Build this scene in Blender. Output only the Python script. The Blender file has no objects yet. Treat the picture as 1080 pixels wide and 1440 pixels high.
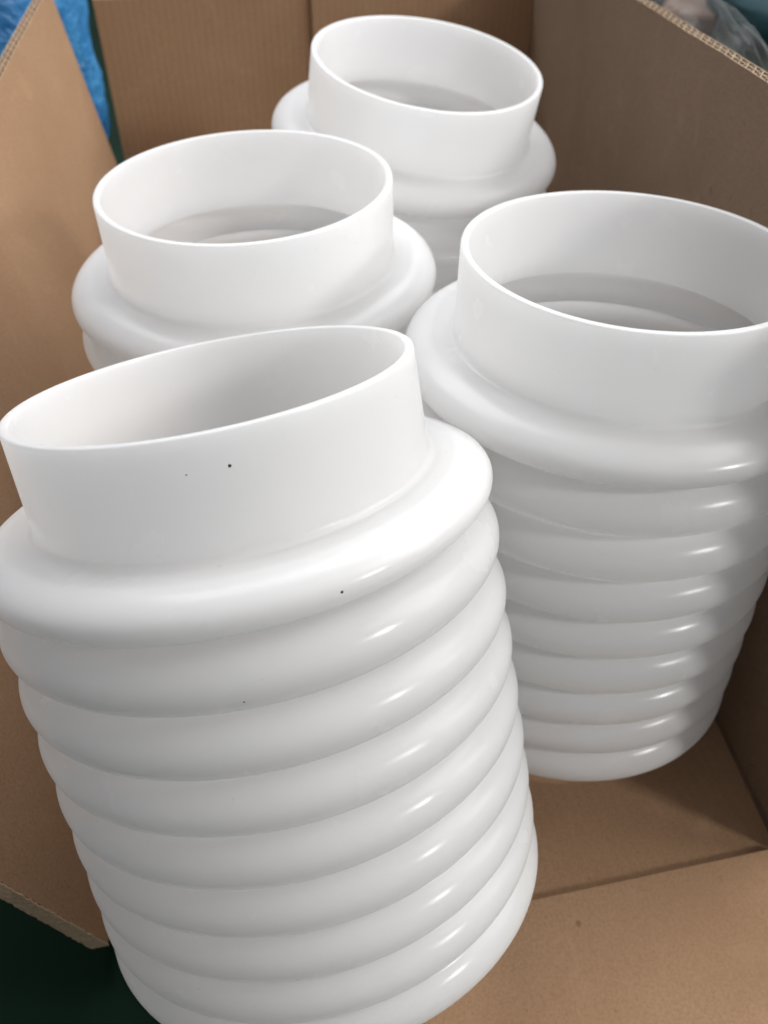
import bpy, bmesh, math, random
from mathutils import Vector, Matrix, noise

random.seed(7)
SC = 0.08                       # one model unit (the collar radius) in metres
scene = bpy.context.scene
COL = scene.collection

# ------------------------------------------------------------------ camera
F_PX = 1241.58                  # focal length in pixels of the 1080 x 1440 photograph
CAM_H = 5.85
R3 = ((0.97808901, -0.13531488, 0.15821432),
      (-0.20818714, -0.63572607, 0.74331048),
      (0.0, -0.75996200, -0.64996750))         # columns: right, down, forward
cam_data = bpy.data.cameras.new('camera')
cam_data.sensor_fit = 'VERTICAL'
cam_data.sensor_height = 36.0
cam_data.lens = F_PX / 1440.0 * 36.0
cam_data.clip_start = 0.01
cam_data.clip_end = 100.0
cam_data.dof.use_dof = True
cam_data.dof.focus_distance = 4.1 * SC
cam_data.dof.aperture_fstop = 11.5
cam = bpy.data.objects.new('camera', cam_data)
COL.objects.link(cam)
m = Matrix.Identity(4)
for i in range(3):
    m[i][0] = R3[i][0]
    m[i][1] = -R3[i][1]
    m[i][2] = -R3[i][2]
m[2][3] = CAM_H * SC
cam.matrix_world = m
scene.camera = cam

# ------------------------------------------------------------------ light
world = bpy.data.worlds.new('World')
scene.world = world
world.use_nodes = True
bg = world.node_tree.nodes['Background']
bg.inputs['Color'].default_value = (0.95, 0.955, 1.0, 1)
bg.inputs['Strength'].default_value = 0.20


def area_lamp(name, pos, target, size, size_y, watts, colour):
    d = bpy.data.lights.new(name, 'AREA')
    d.shape = 'RECTANGLE'
    d.size, d.size_y = size, size_y
    d.energy = watts
    d.color = colour
    o = bpy.data.objects.new(name, d)
    COL.objects.link(o)
    o.location = Vector(pos)
    o.rotation_euler = (Vector(target) - Vector(pos)).to_track_quat('-Z', 'Y').to_euler()
    return o


# a window to the right of and behind the photographer, and the bright ceiling of the workshop
area_lamp('window_light', (1.60, -1.00, 1.33), (0.08, 0.35, 0.16), 0.25, 0.25, 11, (1.0, 0.985, 0.96))
area_lamp('doorway_light', (2.7, 0.28, 2.1), (0.0, 0.30, 0.2), 2.2, 2.8, 60, (1.0, 0.99, 0.98))
area_lamp('ceiling_light', (0.15, 1.9, 2.45), (0.1, 0.45, 0.2), 2.8, 1.8, 56, (0.96, 0.97, 1.0))

scene.render.engine = 'CYCLES'
scene.cycles.max_bounces = 12
scene.cycles.diffuse_bounces = 8
scene.cycles.transmission_bounces = 9
scene.cycles.use_denoising = True
scene.cycles.use_adaptive_sampling = True
scene.cycles.adaptive_threshold = 0.02
vs = scene.view_settings
vs.view_transform = 'Standard'
vs.look = 'None'
vs.gamma = 1.0
vs.exposure = 0.66
vs.use_curve_mapping = False


# ------------------------------------------------------------------ materials
def new_mat(name):
    mt = bpy.data.materials.new(name)
    mt.use_nodes = True
    nt = mt.node_tree
    b = nt.nodes['Principled BSDF']
    return mt, nt, b


def node(nt, kind, **kw):
    n = nt.nodes.new(kind)
    for k, v in kw.items():
        if k in n.inputs:
            n.inputs[k].default_value = v
        else:
            setattr(n, k, v)
    return n


def mixc(nt, fac, a, b, blend='MIX'):
    n = nt.nodes.new('ShaderNodeMix')
    n.data_type = 'RGBA'
    n.blend_type = blend
    for s, v in (('Factor', fac), ('A', a), ('B', b)):
        sock = [i for i in n.inputs if i.name == s and (i.type == 'RGBA' if s != 'Factor' else i.type == 'VALUE')][0]
        if hasattr(v, 'is_output'):
            nt.links.new(v, sock)
        else:
            sock.default_value = v
    return [o for o in n.outputs if o.type == 'RGBA'][0]


def ramp(nt, src, stops):
    n = nt.nodes.new('ShaderNodeValToRGB')
    el = n.color_ramp.elements
    while len(el) < len(stops):
        el.new(0.5)
    for e, (p, c) in zip(el, stops):
        e.position = p
        e.color = (c, c, c, 1) if isinstance(c, (int, float)) else c
    nt.links.new(src, n.inputs['Fac'])
    return n.outputs['Color']


def mapping(nt, scale, coord='Object', rot=(0, 0, 0)):
    tc = nt.nodes.new('ShaderNodeTexCoord')
    mp = nt.nodes.new('ShaderNodeMapping')
    mp.inputs['Scale'].default_value = scale
    mp.inputs['Rotation'].default_value = rot
    nt.links.new(tc.outputs[coord], mp.inputs['Vector'])
    return mp.outputs['Vector']


def plastic(name, specks=()):
    mt, nt, b = new_mat(name)
    b.inputs['Roughness'].default_value = 0.3
    b.inputs['IOR'].default_value = 1.5
    v = mapping(nt, (1, 1, 1))
    n1 = node(nt, 'ShaderNodeTexNoise', Scale=14.0, Detail=3.0)
    nt.links.new(v, n1.inputs['Vector'])
    f1 = ramp(nt, n1.outputs['Fac'], [(0.35, 0.0), (0.7, 1.0)])
    col = mixc(nt, f1, (0.915, 0.912, 0.915, 1), (0.895, 0.892, 0.886, 1))
    # faint handling dust
    n2 = node(nt, 'ShaderNodeTexNoise', Scale=420.0, Detail=2.0)
    nt.links.new(v, n2.inputs['Vector'])
    f2 = ramp(nt, n2.outputs['Fac'], [(0.72, 0.0), (0.80, 0.35)])
    col = mixc(nt, f2, col, (0.55, 0.54, 0.51, 1))
    col_tl = mixc(nt, 0.8, col, (1.0, 1.0, 0.99, 1))
    for (p, r) in specks:
        d = nt.nodes.new('ShaderNodeVectorMath')
        d.operation = 'DISTANCE'
        nt.links.new(v, d.inputs[0])
        d.inputs[1].default_value = p
        lt = nt.nodes.new('ShaderNodeMath')
        lt.operation = 'LESS_THAN'
        nt.links.new(d.outputs['Value'], lt.inputs[0])
        lt.inputs[1].default_value = r
        col = mixc(nt, lt.outputs[0], col, (0.03, 0.03, 0.04, 1))
        col_tl = mixc(nt, lt.outputs[0], col_tl, (0.03, 0.03, 0.04, 1))
    nt.links.new(col, b.inputs['Base Color'])
    # smudges in the gloss and the slight orange-peel of blow moulding
    n3 = node(nt, 'ShaderNodeTexNoise', Scale=38.0, Detail=4.0)
    nt.links.new(v, n3.inputs['Vector'])
    rr = ramp(nt, n3.outputs['Fac'], [(0.3, 0.17), (0.75, 0.30)])
    nt.links.new(rr, b.inputs['Roughness'])
    n4 = node(nt, 'ShaderNodeTexNoise', Scale=85.0, Detail=2.0)
    nt.links.new(v, n4.inputs['Vector'])
    bp = node(nt, 'ShaderNodeBump', Strength=0.06, Distance=0.001)
    nt.links.new(n4.outputs['Fac'], bp.inputs['Height'])
    nt.links.new(bp.outputs['Normal'], b.inputs['Normal'])
    # thin milky polyethylene lets part of the light through
    tl = nt.nodes.new('ShaderNodeBsdfTranslucent')
    nt.links.new(col_tl, tl.inputs['Color'])
    mx = nt.nodes.new('ShaderNodeMixShader')
    mx.inputs['Fac'].default_value = 0.52
    nt.links.new(b.outputs[0], mx.inputs[1])
    nt.links.new(tl.outputs[0], mx.inputs[2])
    nt.links.new(mx.outputs[0], nt.nodes['Material Output'].inputs['Surface'])
    return mt


def kraft(name, a=(0.368, 0.229, 0.134, 1), c=(0.312, 0.187, 0.105, 1), flute_axis=None, flute=0.0, marks=()):
    mt, nt, b = new_mat(name)
    b.inputs['Roughness'].default_value = 0.82
    b.inputs['Specular IOR Level'].default_value = 0.25
    v = mapping(nt, (1, 1, 1))
    n1 = node(nt, 'ShaderNodeTexNoise', Scale=9.0, Detail=4.0)
    nt.links.new(v, n1.inputs['Vector'])
    col = mixc(nt, ramp(nt, n1.outputs['Fac'], [(0.3, 0.0), (0.72, 1.0)]), a, c)
    n2 = node(nt, 'ShaderNodeTexNoise', Scale=650.0, Detail=4.0)
    nt.links.new(v, n2.inputs['Vector'])
    col = mixc(nt, ramp(nt, n2.outputs['Fac'], [(0.35, 0.0), (0.75, 0.6)]), col,
               (c[0] * 0.72, c[1] * 0.70, c[2] * 0.68, 1))
    n5 = node(nt, 'ShaderNodeTexNoise', Scale=260.0, Detail=2.0)
    nt.links.new(v, n5.inputs['Vector'])
    col = mixc(nt, ramp(nt, n5.outputs['Fac'], [(0.70, 0.0), (0.78, 0.5)]), col, (0.17, 0.10, 0.06, 1))
    n6 = node(nt, 'ShaderNodeTexNoise', Scale=30.0, Detail=6.0, Distortion=1.5, Roughness=0.65)
    nt.links.new(v, n6.inputs['Vector'])
    col = mixc(nt, ramp(nt, n6.outputs['Fac'], [(0.55, 0.0), (0.75, 0.35)]), col, (a[0] * 1.18, a[1] * 1.2, a[2] * 1.25, 1))
    n7 = node(nt, 'ShaderNodeTexNoise', Scale=55.0, Detail=2.0, Distortion=2.5)
    nt.links.new(v, n7.inputs['Vector'])
    col = mixc(nt, ramp(nt, n7.outputs['Fac'], [(0.73, 0.0), (0.77, 0.45)]), col, (c[0] * 0.5, c[1] * 0.45, c[2] * 0.42, 1))
    for (p, r) in marks:
        d = nt.nodes.new('ShaderNodeVectorMath')
        d.operation = 'DISTANCE'
        off = nt.nodes.new('ShaderNodeVectorMath')
        off.operation = 'MULTIPLY_ADD'
        n8 = node(nt, 'ShaderNodeTexNoise', Scale=260.0, Detail=2.0)
        nt.links.new(v, n8.inputs['Vector'])
        nt.links.new(n8.outputs['Color'], off.inputs[0])
        off.inputs[1].default_value = (r * 3, r * 3, r)
        nt.links.new(v, off.inputs[2])
        nt.links.new(off.outputs[0], d.inputs[0])
        d.inputs[1].default_value = (p[0] + r * 1.5, p[1] + r * 1.5, p[2] + r * 0.5)
        f8 = nt.nodes.new('ShaderNodeMapRange')
        f8.inputs['From Min'].default_value = r * 0.5
        f8.inputs['From Max'].default_value = r
        f8.inputs['To Min'].default_value = 0.5
        f8.inputs['To Max'].default_value = 0.0
        nt.links.new(d.outputs['Value'], f8.inputs['Value'])
        col = mixc(nt, f8.outputs[0], col, (0.10, 0.055, 0.03, 1))
    height = n2.outputs['Fac']
    if flute_axis:
        w = nt.nodes.new('ShaderNodeTexWave')
        w.wave_type = 'BANDS'
        w.bands_direction = flute_axis
        w.inputs['Scale'].default_value = 46.0
        w.inputs['Distortion'].default_value = 0.6
        w.inputs['Detail'].default_value = 2.0
        nt.links.new(v, w.inputs['Vector'])
        col = mixc(nt, flute, col, w.outputs['Color'], 'OVERLAY')
        b2 = node(nt, 'ShaderNodeBump', Strength=0.12, Distance=0.0005)
        nt.links.new(w.outputs['Fac'], b2.inputs['Height'])
    nt.links.new(col, b.inputs['Base Color'])
    bp = node(nt, 'ShaderNodeBump', Strength=0.25, Distance=0.0006)
    nt.links.new(height, bp.inputs['Height'])
    if flute_axis:
        nt.links.new(b2.outputs['Normal'], bp.inputs['Normal'])
    nt.links.new(bp.outputs['Normal'], b.inputs['Normal'])
    return mt


def noisy(name, a, c, scale, rough, bump=0.3, dist=0.001, spec=0.5):
    mt, nt, b = new_mat(name)
    b.inputs['Roughness'].default_value = rough
    b.inputs['Specular IOR Level'].default_value = spec
    v = mapping(nt, (1, 1, 1))
    n1 = node(nt, 'ShaderNodeTexNoise', Scale=scale, Detail=5.0)
    nt.links.new(v, n1.inputs['Vector'])
    col = mixc(nt, ramp(nt, n1.outputs['Fac'], [(0.3, 0.0), (0.7, 1.0)]), a, c)
    nt.links.new(col, b.inputs['Base Color'])
    n2 = node(nt, 'ShaderNodeTexNoise', Scale=scale * 6, Detail=3.0)
    nt.links.new(v, n2.inputs['Vector'])
    bp = node(nt, 'ShaderNodeBump', Strength=bump, Distance=dist)
    nt.links.new(n2.outputs['Fac'], bp.inputs['Height'])
    nt.links.new(bp.outputs['Normal'], b.inputs['Normal'])
    return mt


M_FLOORKRAFT = kraft('kraft_board_floor', flute_axis='X', flute=0.015)
M_KRAFT = kraft('kraft_board')
M_FLAP = kraft('kraft_board_flap', marks=[((0.04709, -0.29426, 0.01592), 0.0016), ((0.09345, -0.32405, 0.00937), 0.0008)])
M_REAR = kraft('kraft_board_rear', flute_axis='X', flute=0.04)
M_RIGHT_SHADED = kraft('kraft_board_right_shaded', a=(0.225, 0.150, 0.097, 1), c=(0.19, 0.125, 0.080, 1))  # same box kraft, darkened: the right wall's shade is in the colour
M_CUT = kraft('kraft_cut_edge', a=(0.52, 0.40, 0.27, 1), c=(0.40, 0.29, 0.19, 1))
M_FLUTE_SHADED = kraft('kraft_flute_paper_shaded', a=(0.25, 0.16, 0.10, 1), c=(0.18, 0.115, 0.07, 1))  # paper toned down to paint the shade inside the flute hollows
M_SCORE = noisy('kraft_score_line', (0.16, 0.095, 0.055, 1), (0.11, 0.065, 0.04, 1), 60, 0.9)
M_GROUND = noisy('green_workshop_floor', (0.0015, 0.010, 0.0045, 1), (0.0025, 0.017, 0.008, 1), 5, 0.8, 0.15, 0.001, 0.12)
M_BLUE = noisy('blue_woven_plastic', (0.018, 0.14, 0.36, 1), (0.06, 0.27, 0.55, 1), 14, 0.34, 0.9, 0.006)
M_TEAL = noisy('dark_teal_plastic', (0.010, 0.040, 0.048, 1), (0.014, 0.052, 0.060, 1), 5, 0.5)
M_BOARD = noisy('brown_board', (0.20, 0.135, 0.10, 1), (0.15, 0.10, 0.075, 1), 12, 0.8)
M_GAP_SHADE = noisy('shadow_gap_black', (0.008, 0.008, 0.009, 1), (0.014, 0.014, 0.014, 1), 20, 0.6)  # black of the shaded gap beside the board, given as a colour


def film_mat():
    mt, nt, b = new_mat('clear_plastic_film')
    b.inputs['Base Color'].default_value = (0.26, 0.275, 0.275, 1)
    b.inputs['Roughness'].default_value = 0.22
    tr = nt.nodes.new('ShaderNodeBsdfTransparent')
    mx = nt.nodes.new('ShaderNodeMixShader')
    v = mapping(nt, (1, 1, 1))
    n1 = node(nt, 'ShaderNodeTexNoise', Scale=24.0, Detail=3.0, Distortion=0.8)
    nt.links.new(v, n1.inputs['Vector'])
    f = ramp(nt, n1.outputs['Fac'], [(0.35, 0.07), (0.7, 0.22)])
    nt.links.new(f, mx.inputs['Fac'])
    nt.links.new(tr.outputs[0], mx.inputs[1])
    nt.links.new(b.outputs[0], mx.inputs[2])
    nt.links.new(mx.outputs[0], nt.nodes['Material Output'].inputs['Surface'])
    return mt


M_FILM = film_mat()


# ------------------------------------------------------------------ object helpers
def empty(name, loc, label, cat, group=None):
    o = bpy.data.objects.new(name, None)
    o.empty_display_size = 0.02
    COL.objects.link(o)
    o.location = loc
    o['label'] = label
    o['category'] = cat
    if group:
        o['group'] = group
    return o


def mesh_obj(name, verts, faces, mat, parent=None, origin=None, smooth=False):
    """verts in world metres; stored relative to origin (the parent's place)."""
    org = Vector(origin) if origin is not None else Vector((0, 0, 0))
    me = bpy.data.meshes.new(name)
    me.from_pydata([tuple(Vector(v) - org) for v in verts], [], faces)
    me.validate()
    bm = bmesh.new()
    bm.from_mesh(me)
    bmesh.ops.recalc_face_normals(bm, faces=bm.faces)
    bm.to_mesh(me)
    bm.free()
    if smooth:
        for p in me.polygons:
            p.use_smooth = True
        me.set_sharp_from_angle(angle=math.radians(35))
    me.materials.append(mat)
    o = bpy.data.objects.new(name, me)
    COL.objects.link(o)
    if parent is not None:
        o.parent = parent
    elif origin is not None:
        o.location = org
    return o


def slab(fn, na, nb, t0, t1):
    """closed slab: fn(a, b, t) -> point in model units; a, b in 0..1, t = offset through the thickness"""
    V, Fc = [], []
    for t in (t0, t1):
        for i in range(na + 1):
            for j in range(nb + 1):
                V.append(Vector(fn(i / na, j / nb, t)) * SC)
    n = (na + 1) * (nb + 1)
    idx = lambda k, i, j: k * n + i * (nb + 1) + j
    for i in range(na):
        for j in range(nb):
            Fc.append((idx(0, i, j), idx(0, i + 1, j), idx(0, i + 1, j + 1), idx(0, i, j + 1)))
            Fc.append((idx(1, i, j), idx(1, i, j + 1), idx(1, i + 1, j + 1), idx(1, i + 1, j)))
    for i in range(na):
        Fc.append((idx(0, i, 0), idx(1, i, 0), idx(1, i + 1, 0), idx(0, i + 1, 0)))
        Fc.append((idx(0, i, nb), idx(0, i + 1, nb), idx(1, i + 1, nb), idx(1, i, nb)))
    for j in range(nb):
        Fc.append((idx(0, 0, j), idx(0, 0, j + 1), idx(1, 0, j + 1), idx(1, 0, j)))
        Fc.append((idx(0, na, j), idx(1, na, j), idx(1, na, j + 1), idx(0, na, j + 1)))
    return V, Fc


# ------------------------------------------------------------------ the ground
GROUND_Z = -0.15
n = 24
V = [(Vector(((i / n - 0.5) * 160, (j / n - 0.35) * 160, GROUND_Z)) * SC) for i in range(n + 1) for j in range(n + 1)]
Fc = [(i * (n + 1) + j, (i + 1) * (n + 1) + j, (i + 1) * (n + 1) + j + 1, i * (n + 1) + j + 1) for i in range(n) for j in range(n)]
ground = mesh_obj('ground', V, Fc, M_GROUND)
ground['kind'] = 'structure'
ground['label'] = 'dark green painted workshop floor under the carton'

# ------------------------------------------------------------------ the carton
BOX_ORG = Vector((1.2, 6.0, GROUND_Z)) * SC
box = empty('cardboard_box', BOX_ORG,
            'open brown corrugated cardboard box holding the four white bellows', 'box')
T = 0.10                                   # board thickness, model units


def rw_u(v):
    return 3.129 + 0.1057 * v


REAR_V = 11.69
RIGHT_TOP = 4.235


def left_base(v):
    return -1.22 + (v - 2.85) * 0.71 / 8.45


def left_tan(v):
    return 0.41 - (v - 2.85) * 0.224 / 8.45


def left_top(v):
    return max(3.617 + 0.157 * (v - 9.01), 2.7)


def wob(x, y, s, k):
    return noise.noise(Vector((x * s, y * s, k))) if True else 0


# floor: a board with its front-left corner cut away
pts = [(-1.17, 2.84), (-0.72, 2.44), (3.46, 2.44), (rw_u(11.75) + 0.06, 11.75), (-0.50, 11.75)]
V = [Vector((x, y, 0)) * SC for x, y in pts] + [Vector((x, y, GROUND_Z + 0.01)) * SC for x, y in pts]
k = len(pts)
Fc = [tuple(range(k)), tuple(reversed(range(k, 2 * k)))] + [(i, (i + 1) % k, (i + 1) % k + k, i + k) for i in range(k)]
mesh_obj('box_floor', V, Fc, M_FLOORKRAFT, box, BOX_ORG)


def fluted_edge(parent, fn, a_len, b0, b1, pitch=0.115):
    """bare corrugated top edge: three liners with two rows of flutes between them.
    fn(a_model, b_model, t) -> model point, a along the edge, b up the board."""
    liners = [(0.0, 0.007), (T * 0.5 - 0.004, T * 0.5 + 0.004), (T - 0.007, T)]
    na = 60
    for t0, t1 in liners:
        g = lambda a, b, t: fn(a * a_len, b0 + (b1(a * a_len) - b0_at(a * a_len)) * b + (b0_at(a * a_len) - b0), t)
        VV, FF = slab(g, na, 2, t0, t1)
        lo = mesh_obj('liner', VV, FF, parent.data.materials[0], parent, BOX_ORG, smooth=True)
        lo.data.materials.append(M_CUT)
        for pl in lo.data.polygons:
            if abs(pl.normal.z) > 0.8:
                pl.material_index = 1
    for (t0, t1, ph) in ((0.007, T * 0.5 - 0.004, 0.0), (T * 0.5 + 0.004, T - 0.007, 0.4)):
        ns = int(a_len / pitch * 8)
        VV, FF = [], []
        for i in range(ns + 1):
            a = a_len * i / ns
            s = 0.5 + 0.5 * math.sin(2 * math.pi * (a / pitch + ph))
            t = t0 + (t1 - t0) * s
            top = b1(a) - 0.004 + 0.006 * wob(a * 9, t, 1.0, 2.0)
            VV.append(Vector(fn(a, b0_at(a), t)) * SC)
            VV.append(Vector(fn(a, top, t)) * SC)
        for i in range(ns):
            FF.append((2 * i, 2 * i + 2, 2 * i + 3, 2 * i + 1))
        o = mesh_obj('corrugated_flute', VV, FF, M_FLUTE_SHADED, parent, BOX_ORG)
        md = o.modifiers.new('paper', 'SOLIDIFY')
        md.thickness = 0.010 * SC
        md.offset = 0
        o.data.materials.append(M_CUT)
        md.material_offset_rim = 1


# right wall, upright, bare corrugated top edge
RV0, RV1 = 2.49, 11.66


def right_fn(v, z, t):
    bow = 0.03 * math.sin((v - 2) * 0.5) * (z / 4.2) + 0.012 * wob(v, z, 0.7, 4.0)
    return (rw_u(v) + bow + t, v, z)


def b0_at(a):
    return RIGHT_TOP - 0.28


b0_cur = RIGHT_TOP - 0.28
VV, FF = slab(lambda a, b, t: right_fn(RV0 + a * (RV1 - RV0), (RIGHT_TOP - 0.28) * b, t), 40, 14, 0.0, T)
right_panel = mesh_obj('side_panel', VV, FF, M_RIGHT_SHADED, box, BOX_ORG, smooth=True)
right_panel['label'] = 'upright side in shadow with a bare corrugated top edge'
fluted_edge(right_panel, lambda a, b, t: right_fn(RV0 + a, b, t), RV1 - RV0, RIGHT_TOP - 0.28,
            lambda a: RIGHT_TOP + 0.008 * wob(a, 0, 3.0, 1.0))
# score line where side and floor meet
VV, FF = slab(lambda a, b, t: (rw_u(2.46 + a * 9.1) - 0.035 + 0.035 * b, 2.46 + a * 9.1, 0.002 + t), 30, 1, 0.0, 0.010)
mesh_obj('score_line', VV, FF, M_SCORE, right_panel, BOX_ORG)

# rear wall: two panels, the left one lapped a little in front of the other
REAR_TOP = 3.745


def rear_fn(u, z, t, off):
    bow = 0.03 * math.sin(u * 0.9) * (z / 3.6) + 0.010 * wob(u, z, 0.8, 9.0)
    return (u, REAR_V + off + bow + t, z)


ulim = rw_u(REAR_V) + 0.1


def rear_left(u0, z):
    return u0 + 0.028 * (z / 3.6) * -1


VV, FF = slab(lambda a, b, t: rear_fn(-0.80 - 0.055 * b + a * (1.61 + 0.80 + 0.055 * b), b * (REAR_TOP + 0.04 - 0.11 * a * 0.45), t, 0.02), 16, 14, 0.0, T)
rear_l = mesh_obj('rear_panel', VV, FF, M_REAR, box, BOX_ORG, smooth=True)
VV, FF = slab(lambda a, b, t: rear_fn(1.614 + a * (ulim - 1.614), b * (REAR_TOP - 0.07 * a), t, -0.045), 16, 14, 0.0, T)
rear_r = mesh_obj('rear_panel', VV, FF, M_REAR, box, BOX_ORG, smooth=True)

# left wall, splayed outwards, free of the rear wall
LV0, LV1 = 2.85, 11.3


def left_fn(v, z, t):
    bow = 0.04 * math.sin((v - 2.85) * 0.37) * (z / 3.6) + 0.010 * wob(v, z, 0.8, 14.0)
    return (left_base(v) - left_tan(v) * z - bow - t * 0.95, v, z)


VV, FF = slab(lambda a, b, t: left_fn(LV0 + a * (LV1 - LV0), b * (left_top(LV0 + a * (LV1 - LV0)) - 0.26), t), 40, 16, 0.0, T)
left_panel = mesh_obj('side_panel', VV, FF, M_KRAFT, box, BOX_ORG, smooth=True)
left_panel['label'] = 'brightly lit side leaning outwards, loose at its rear corner'


def b0_at(a):
    return left_top(LV0 + a) - 0.26


fluted_edge(left_panel, lambda a, b, t: left_fn(LV0 + a, b, t), LV1 - LV0, left_top(LV0) - 0.26,
            lambda a: left_top(LV0 + a))
# pale cut edge strip along the front of the left wall
VV, FF = slab(lambda a, b, t: Vector(left_fn(LV0, b * 2.40, -0.004 + a * (T + 0.012))) +
              Vector((0.012 * wob(b * 60, a * 3, 1.0, 5.0), -0.014 + t - 0.012 * abs(wob(b * 45, a * 2, 1.0, 8.0)), 0)), 3, 90, 0.0, 0.010)
mesh_obj('cut_edge', VV, FF, M_CUT, left_panel, BOX_ORG)

# low front wall and the front flap folded outwards
PZ = 0.09
VV, FF = slab(lambda a, b, t: (-0.70 + a * 4.05, 2.46 + t, b * (PZ - 0.02)), 6, 1, 0.0, 0.034)
mesh_obj('front_panel', VV, FF, M_KRAFT, box, BOX_ORG, smooth=True)


def flap_fn(a, b, t):
    # a across, b from the fold towards the viewer
    v = 2.508 - b * 2.1
    u0 = -0.70 + b * 0.9
    u = u0 + a * (3.36 - u0)
    drop = 0.22 * (2.508 - v)
    z = PZ - drop
    fl = GROUND_Z + 0.02
    z = fl + math.log1p(math.exp((z - fl) / 0.05)) * 0.05
    return (u, v, z + 0.008 * wob(u, v, 1.6, 21.0) - t)


VV, FF = slab(flap_fn, 24, 60, 0.0, T)
mesh_obj('front_flap', VV, FF, M_FLAP, box, BOX_ORG, smooth=True)

# ------------------------------------------------------------------ the bellows
H1, H2 = 0.6752, 0.3136
FL = (1.060, 0.2402, 0.136)
RB = (1.1130, 0.1855, 0.1640)
TH = 0.045
NU = 144


def make_bellows(label, specks, rim, d, p, dp, bend, bottom_len, neck_r, tune=1.0):
    rim, d, bend = Vector(rim), Vector(d).normalized(), Vector(bend)
    cs = [H1] + [H1 + (H2 + p * (i - 1) + dp * (i - 1) ** 2) * (tune if i else 1) for i in range(1, 9)]
    s_end = cs[-1] + bottom_len

    def idx(s):
        if s <= cs[0]:
            return 0.0
        for i in range(8):
            if s <= cs[i + 1]:
                return i + (s - cs[i]) / (cs[i + 1] - cs[i])
        return 8 + (s - cs[8]) / (cs[8] - cs[7])

    def frame_at(s):
        q = idx(s)
        c = rim + d * s + bend * q * q
        dd = (d + bend * 2 * q / (cs[8] - cs[7])).normalized()
        e1 = Vector((1, 0, 0)) - dd * dd.x
        e1.normalize()
        return c, e1, dd.cross(e1)

    def ell(s, c, sp):
        x = (s - c) / sp[2]
        return sp[0] + sp[1] * math.sqrt(max(0.0, 1 - x * x)) if abs(x) < 1 else 0.0

    mids = [0.5 * (cs[i] + FL[2] + cs[i + 1] - RB[2]) if i == 0 else 0.5 * (cs[i] + cs[i + 1]) for i in range(8)]

    KS = 0.016

    def outer(s):
        rs = [ell(s, cs[0], FL)] + [ell(s, c, RB) for c in cs[1:]] + [1.115]
        mx = max(rs)
        return mx + KS * math.log(sum(math.exp((q - mx) / KS) for q in rs))

    base = rim + d * s_end
    root = empty('white_bellows', base * SC, label, 'bellows', 'white plastic bellows in the box')
    org = base * SC
    mat = plastic('white_polyethylene', [(tuple((Vector(q) - base) * SC), r) for q, r in specks])
    rnd = random.Random(label)
    ph1, ph2 = rnd.random() * 6.28, rnd.random() * 6.28

    def ring(s, r):
        c, e1, e2 = frame_at(s)
        dd = e1.cross(e2)
        out = []
        for kk in range(NU):
            th = 2 * math.pi * kk / NU
            rr = r * (1 + 0.0006 * noise.noise(Vector((math.cos(th) * 9 + ph1, math.sin(th) * 9, s * 7))) + 0.0025 * math.sin(2 * th + ph1) + 0.0015 * math.sin(3 * th + ph2))
            # hand-handled soft part: the rings never sit quite level
            ds = (0.002 + 0.010 * min(1.0, max(0.0, s - 0.3))) * noise.noise(
                Vector((math.cos(th) * 0.9 + ph1, math.sin(th) * 0.9 + ph2, s * 2.2)))
            out.append((c + dd * ds + (e1 * math.cos(th) + e2 * math.sin(th)) * rr) * SC)
        return out

    def lathe(name, prof, mat):
        V, Fc = [], []
        for (s, r) in prof:
            V += ring(s, r)
        n = len(prof)
        for i in range(n):
            j = (i + 1) % n
            for kk in range(NU):
                k2 = (kk + 1) % NU
                Fc.append((i * NU + kk, i * NU + k2, j * NU + k2, j * NU + kk))
        o = mesh_obj(name, V, Fc, mat, root, org, smooth=True)
        # the cut faces inside the wall thickness are sharp, the skins smooth
        o.data.set_sharp_from_angle(angle=math.radians(50))
        return o

    # collar: rounded lip, straight sleeve, fillet running out on the flange
    ftop = cs[0] - FL[2]
    fr = 0.036
    prof = []
    lip = TH / 2
    for q in range(13):                                   # lip, inner to outer
        a = math.pi * q / 12
        sgn = lambda x: math.copysign(abs(x) ** 0.55, x)       # nearly square-cut lip with broken edges
        prof.append((lip - lip * sgn(math.sin(a)), 1 - lip - lip * sgn(math.cos(a))))
    for q in range(1, 8):
        prof.append((lip + (ftop - fr - lip) * q / 8, 1.0))
    for q in range(0, 15):
        a = math.pi / 2 * q / 14
        prof.append((ftop - fr + fr * math.sin(a), 1.0 + fr * (1 - math.cos(a))))
    prof.append((ftop, FL[0]))
    outer_n = len(prof)
    inn = [(ftop + TH, FL[0]), (ftop + TH * 0.9, 1.03), (ftop + TH * 0.6, 1 - TH + 0.02), (ftop - 0.02, 1 - TH)]
    for q in range(7, 0, -1):
        inn.append((lip + (ftop - 0.03 - lip) * q / 8, 1 - TH))
    lathe('collar', prof + inn, mat)

    # flange: the first, larger bulge
    m0 = mids[0]
    prof = []
    for q in range(0, 13):
        a = math.pi / 2 * q / 12                         # upper half of the ellipse
        prof.append((cs[0] - FL[2] * math.cos(a), FL[0] + FL[1] * math.sin(a)))
    for q in range(1, 19):                               # lower half, easing into the valley
        x = math.sin(math.pi / 2 * q / 18)
        prof.append((cs[0] + (m0 - cs[0]) * x, outer(cs[0] + (m0 - cs[0]) * x)))
    inn = [(s_, r_ - TH) if i_ > 3 else (s_ + TH, r_) for i_, (s_, r_) in enumerate(prof)]
    lathe('flange', prof + inn[::-1], mat)

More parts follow.
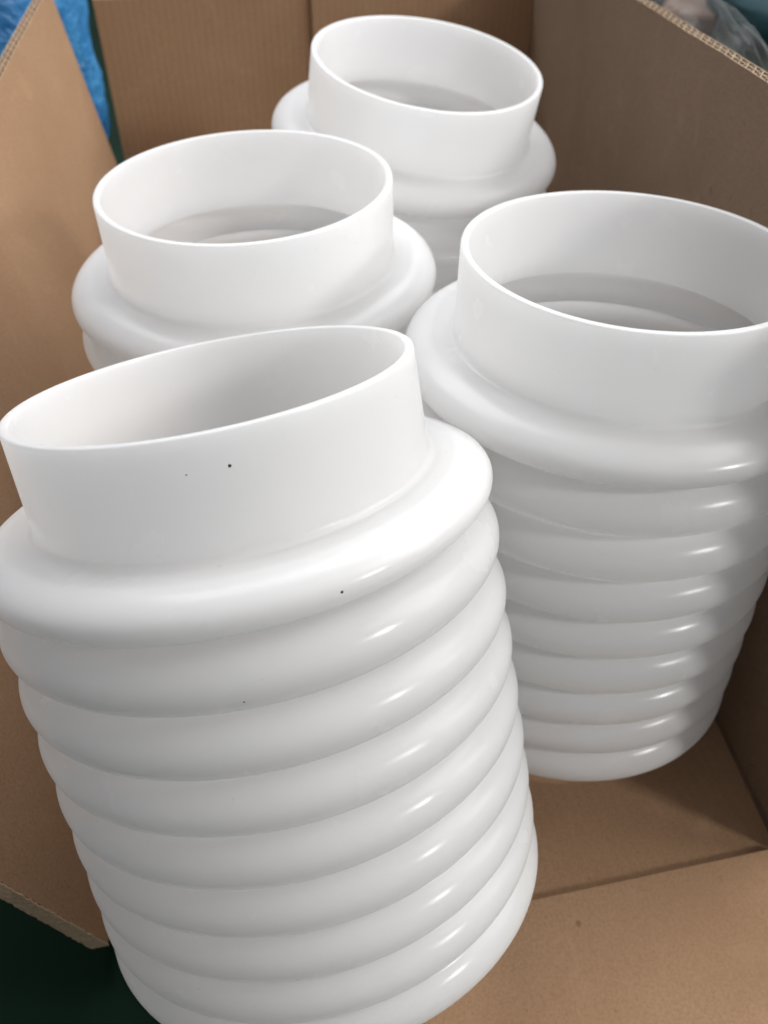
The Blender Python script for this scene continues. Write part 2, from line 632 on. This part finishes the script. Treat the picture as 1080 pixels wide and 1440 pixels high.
    # the ribs
    for i in range(1, 9):
        a_s = mids[i - 1]
        b_s = mids[i] if i < 8 else cs[8] + RB[2]
        prof = []
        ns = 30
        for q in range(ns + 1):
            x = q / ns * 2 - 1
            x = math.sin(math.pi / 2 * x)
            s = a_s + (b_s - a_s) * (x + 1) / 2
            if i == 8 and s > cs[8]:
                r = ell(s, cs[8], RB) if s < b_s - 1e-9 else RB[0]
            else:
                r = outer(s)
            prof.append((s, r))
        inn = [(s_, r_ - TH) for (s_, r_) in prof]
        if i == 8:
            inn[-1] = (prof[-1][0] - TH, prof[-1][1] - 0.02)
        lathe('rib', prof + inn[::-1], mat)

    # short neck at the foot
    b_s = cs[8] + RB[2]
    prof = [(b_s - TH * 0.5, RB[0]), (b_s, RB[0] - 0.02), (b_s + 0.01, neck_r + 0.03), (b_s + 0.04, neck_r)]
    prof += [(s_end - 0.01, neck_r), (s_end, neck_r - 0.02), (s_end - 0.01, neck_r - TH), (b_s - TH * 0.5, neck_r - TH)]
    lathe('neck', prof, mat)
    return root


P_C, DP_C = 0.34193, -0.003773
SPECKS = [((-0.0195, 2.8054, 3.7444), 0.00056), ((-0.1897, 2.8095, 3.7232), 0.00026),
          ((0.3443, 2.4036, 3.3647), 0.0005), ((-0.0912, 2.2434, 2.9923), 0.0004)]
make_bellows('tilted white bellows in front, nearest the viewer, resting on the folded flap',
             SPECKS,
             (-0.055, 3.798, 3.555), (0.0918, -0.3262, -0.9408), 0.33259, -0.005428,
             (-4e-05, -0.00043, 0.00015), 0.47, 0.90)
make_bellows('white bellows standing by the bright left side, behind the tilted one', (),
             (0.320, 6.027, 3.686), (0.0300, 0.0149, -0.9994), P_C, DP_C,
             (0, 0, 0), 0.49, 0.90)
make_bellows('white bellows standing on the right, cut by the right picture edge', (),
             (2.410, 4.406, 3.699), (-0.0327, -0.0146, -0.9994), P_C, DP_C,
             (-0.0002, -0.00133, 0.00003), 0.505, 0.90)
make_bellows('white bellows farthest back, leaning in the rear corner of the box', (),
             (2.082, 7.960, 3.884), (-0.1049, 0.1485, -0.9833), P_C, DP_C,
             (0, 0, 0), 0.46, 0.90, tune=1.045)


# ------------------------------------------------------------------ things around the carton
def crumpled(name, centre, radii, mat, label, cat, amp, freq, seed, nu=64, nv=40, flat=2.6):
    V, Fc = [], []
    c = Vector(centre)
    for j in range(nv + 1):
        ph = math.pi * j / nv - math.pi / 2
        for i in range(nu):
            th = 2 * math.pi * i / nu
            cx, sx = math.cos(th), math.sin(th)
            cp, sp = math.cos(ph), math.sin(ph)
            f = lambda x: math.copysign(abs(x) ** (2 / flat), x)
            dr = Vector((f(cp) * f(cx), f(cp) * f(sx), f(sp)))
            q = dr * freq + Vector((seed, seed * 0.7, 0))
            rid = 1 - abs(noise.noise(q)) * 2
            rid2 = 1 - abs(noise.noise(q * 2.3 + Vector((5, 1, 2)))) * 2
            s = 1 + amp * (rid - 0.4) + amp * 0.5 * (rid2 - 0.4) + amp * 0.8 * noise.noise(q * 0.6)
            V.append((c + Vector((dr.x * radii[0], dr.y * radii[1], dr.z * radii[2])) * s) * SC)
    for j in range(nv):
        for i in range(nu):
            i2 = (i + 1) % nu
            Fc.append((j * nu + i, j * nu + i2, (j + 1) * nu + i2, (j + 1) * nu + i))
    zmin = min(v.z for v in V)
    dz = 0
    o = mesh_obj(name, V, Fc, mat, None, Vector((centre[0], centre[1], 0)) * SC, smooth=True)
    o['label'] = label
    o['category'] = cat
    return o


crumpled('plastic_sack', (-3.55, 13.9, 2.75), (2.40, 1.7, 2.9), M_BLUE,
         'crumpled bright blue plastic sack behind the left side of the box', 'sack', 0.045, 2.6, 3.1, 120, 80)
crumpled('plastic_bag', (4.44, 7.75, 3.0), (0.42, 1.62, 1.26), M_FILM,
         'translucent clear plastic bag bulging behind the bare corrugated edge', 'bag', 0.05, 3.0, 8.3, flat=2.3)


def box_mesh(name, mat, sx, sy, sz, loc, rz, label, cat, bev=0.06):
    bm = bmesh.new()
    bmesh.ops.create_cube(bm, size=1.0)
    bmesh.ops.scale(bm, vec=(sx * SC, sy * SC, sz * SC), verts=bm.verts)
    bmesh.ops.translate(bm, vec=(0, 0, sz * SC / 2), verts=bm.verts)
    bmesh.ops.bevel(bm, geom=bm.edges[:], offset=bev * SC, segments=3, affect='EDGES')
    me = bpy.data.meshes.new(name)
    bm.to_mesh(me)
    bm.free()
    me.materials.append(mat)
    o = bpy.data.objects.new(name, me)
    COL.objects.link(o)
    o.location = Vector(loc) * SC
    o.rotation_euler = (0, 0, rz)
    o['label'] = label
    o['category'] = cat
    return o


box_mesh('wooden_board', M_BOARD, 1.6, 8.0, 0.5, (16.3, 29.0, GROUND_Z + 0.002), math.radians(-32),
         'brown board on the floor beyond the plastic bag, upper right corner', 'board')
box_mesh('shadow_gap_strip', M_GAP_SHADE, 0.45, 8.0, 0.3, (17.5, 28.4, GROUND_Z + 0.002), math.radians(-32),  # solid strip added to imitate the dark shadow gap
         'black strip standing in for the shadow gap along the brown board, upper right corner', 'strip', 0.04)
crumpled('tarpaulin', (19.2, 23.0, 0.55), (4.4, 6.0, 1.35), M_TEAL,
         'dark teal tarpaulin heap in the upper right corner of the picture', 'tarpaulin', 0.05, 2.2, 5.7, flat=2.4)
